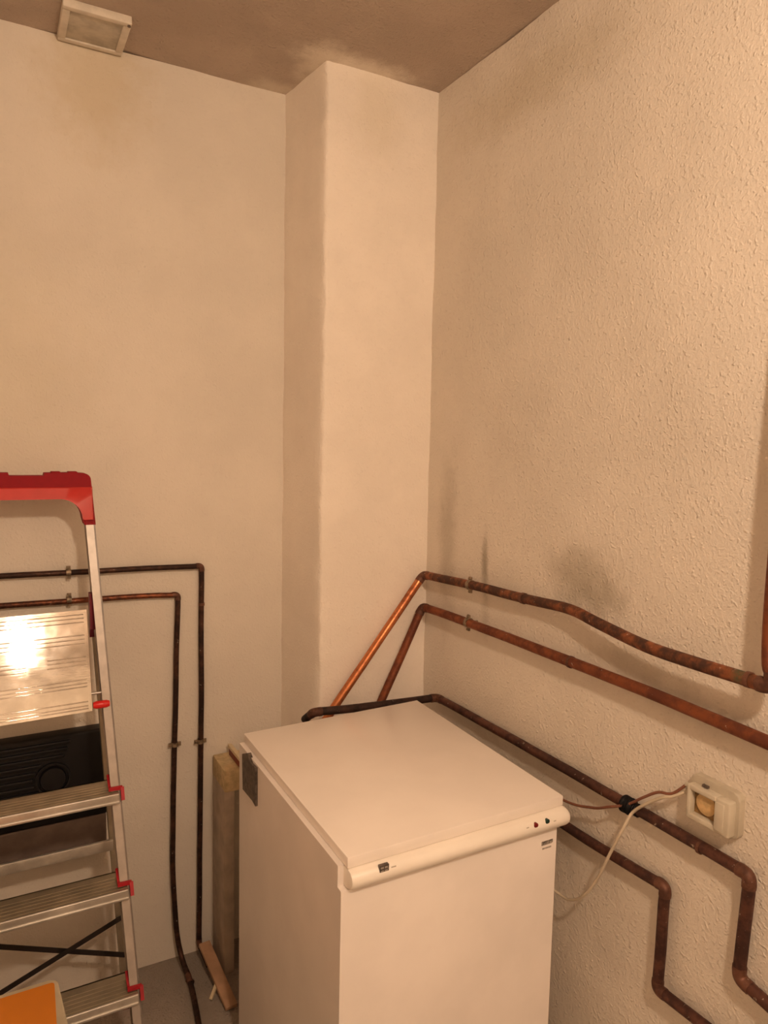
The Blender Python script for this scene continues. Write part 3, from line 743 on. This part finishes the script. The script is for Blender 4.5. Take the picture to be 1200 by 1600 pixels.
tube('disc', [(dc.x, yq+.006, dc.z), (dc.x, yq-.004, dc.z), (dc.x, yq-.008, dc.z), (dc.x, yq-.009, dc.z)], .03, M_case, cs, 40, rad=[.033, .033, .031, .022])
bm = bmesh.new(); ring(bm, (dc.x, yq, dc.z), (0, 1, 0), 0.039, 0.044, 0.010, 40); finish(bm, 'disc_ring', M_case, cs, 40)
rebase(cs, ((cx0+cx1)/2, YL, bz))

# ------------------------------------------------------------------ bits beside the freezer
bd = thing('upright_board', 'grey-brown board standing upright between freezer and back wall, yellowed block at its top', 'board')
A1 = ony(351, 1206, 1.965)
bt = A1.z
box('panel', (A1.x, 1.967, 0.0), (A1.x+.030, 2.092, bt-.06), M_card, bd, 0.002)
box('top_block', (A1.x, 1.965, bt-.065), (A1.x+.095, 2.094, bt), M_foam, bd, 0.004)
rebase(bd, (A1.x+.02, 2.03, 0))
l0 = Vector((A1.x+.048, 2.08, bt+.026)); l1 = Vector((A1.x+.050, 1.955, bt+.026))
lt = thing('wooden_lath', 'pale wooden lath on top of the yellowed block beside the freezer', 'lath')
beam('lath_strip', l0, l1, 0.012, 0.010, M_lath, lt, bev=.001)
beam('gap_strip', l0+Vector((-.001, -.01, -.014)), l1+Vector((-.001, .012, -.014)), 0.008, 0.022, simple('dark_red_gap', (0.22, 0.05, 0.03), 0.6), lt, bev=.001)  # strip standing in for the dark gap under the lath
rebase(lt, (l0.x, 2.02, bt))
p0 = ony(319, 1474, 2.045); p1 = onz(362, 1574, 0.012)
o = beam('pine_plank', p0, p1, 0.034, 0.012, M_plank, None, bev=0.0015)
tag(o, 'pinkish pine plank leaning on the floor in front of the upright board', 'plank')
o = beam('wood_offcut', onz(339, 1536, 0.03), onz(329, 1562, 0.006), 0.009, 0.008, M_lath, None, bev=0.001)
tag(o, 'short pale wood offcut on the floor beside the pine plank', 'offcut')

# ------------------------------------------------------------------ orange and cream storage box in the lower left corner
oc = thing('storage_box', 'cream plastic box with a flat orange top, low in front of the stepladder', 'box')
ZB = 0.50
def taper(poly, z0, z1, k, c):
    bm = bmesh.new(); n_ = len(poly)
    A = [bm.verts.new((c[0]+(x-c[0])*k, c[1]+(y-c[1])*k, z0)) for x, y in poly]; B = [bm.verts.new((x, y, z1)) for x, y in poly]
    bm.faces.new(A[::-1]); bm.faces.new(B)
    for i in range(n_): bm.faces.new((A[i], A[(i+1) % n_], B[(i+1) % n_], B[i]))
    return bm
qa, qb = onz(89, 1528, ZB), onz(112, 1625, ZB)
ia, ib = onz(85, 1535, ZB), onz(90, 1625, ZB)
def quad(tr, br, r, inset=0.0):
    """rounded outline with its right edge from tr (far) down to br (near)"""
    d = (br-tr); far = Vector((tr.x, tr.y)); near = Vector((tr.x+d.x*4, tr.y+d.y*4))
    lf = Vector((-0.36+inset, tr.y-.003)); ln = Vector((-0.36+inset, near.y)); P4 = [far, lf, ln, near]; out = []
    for i in range(4):
        p, a, b = P4[i], P4[i-1], P4[(i+1) % 4]; u = (a-p).normalized()*r; v = (b-p).normalized()*r
        for k in range(7):
            s_ = k/6; out.append(tuple((1-s_)**2*(p+u)+2*s_*(1-s_)*p+s_*s_*(p+v)))
    return out
qo = quad(qa, qb, 0.014); qi = quad(ia, ib, 0.009, .012)
cc = (-.12, qa.y-.15)
bm = taper(qo, 0.0, ZB-.012, 0.93, cc); finish(bm, 'body', M_cream, oc, 40)
bm = taper(qo, ZB-.016, ZB, 1.0, cc); bmesh.ops.bevel(bm, geom=[e for e in bm.edges if all(v_.co.z > ZB-.001 for v_ in e.verts)], offset=.003, segments=3, affect='EDGES', profile=.5)
finish(bm, 'rim', M_cream, oc, 40)
bm = taper(qi, ZB-.006, ZB+.0015, 1.0, cc); o = finish(bm, 'lid_panel', M_orange, oc, 40); o['label'] = 'flat orange lid panel'
rebase(oc, (cc[0], cc[1], 0))
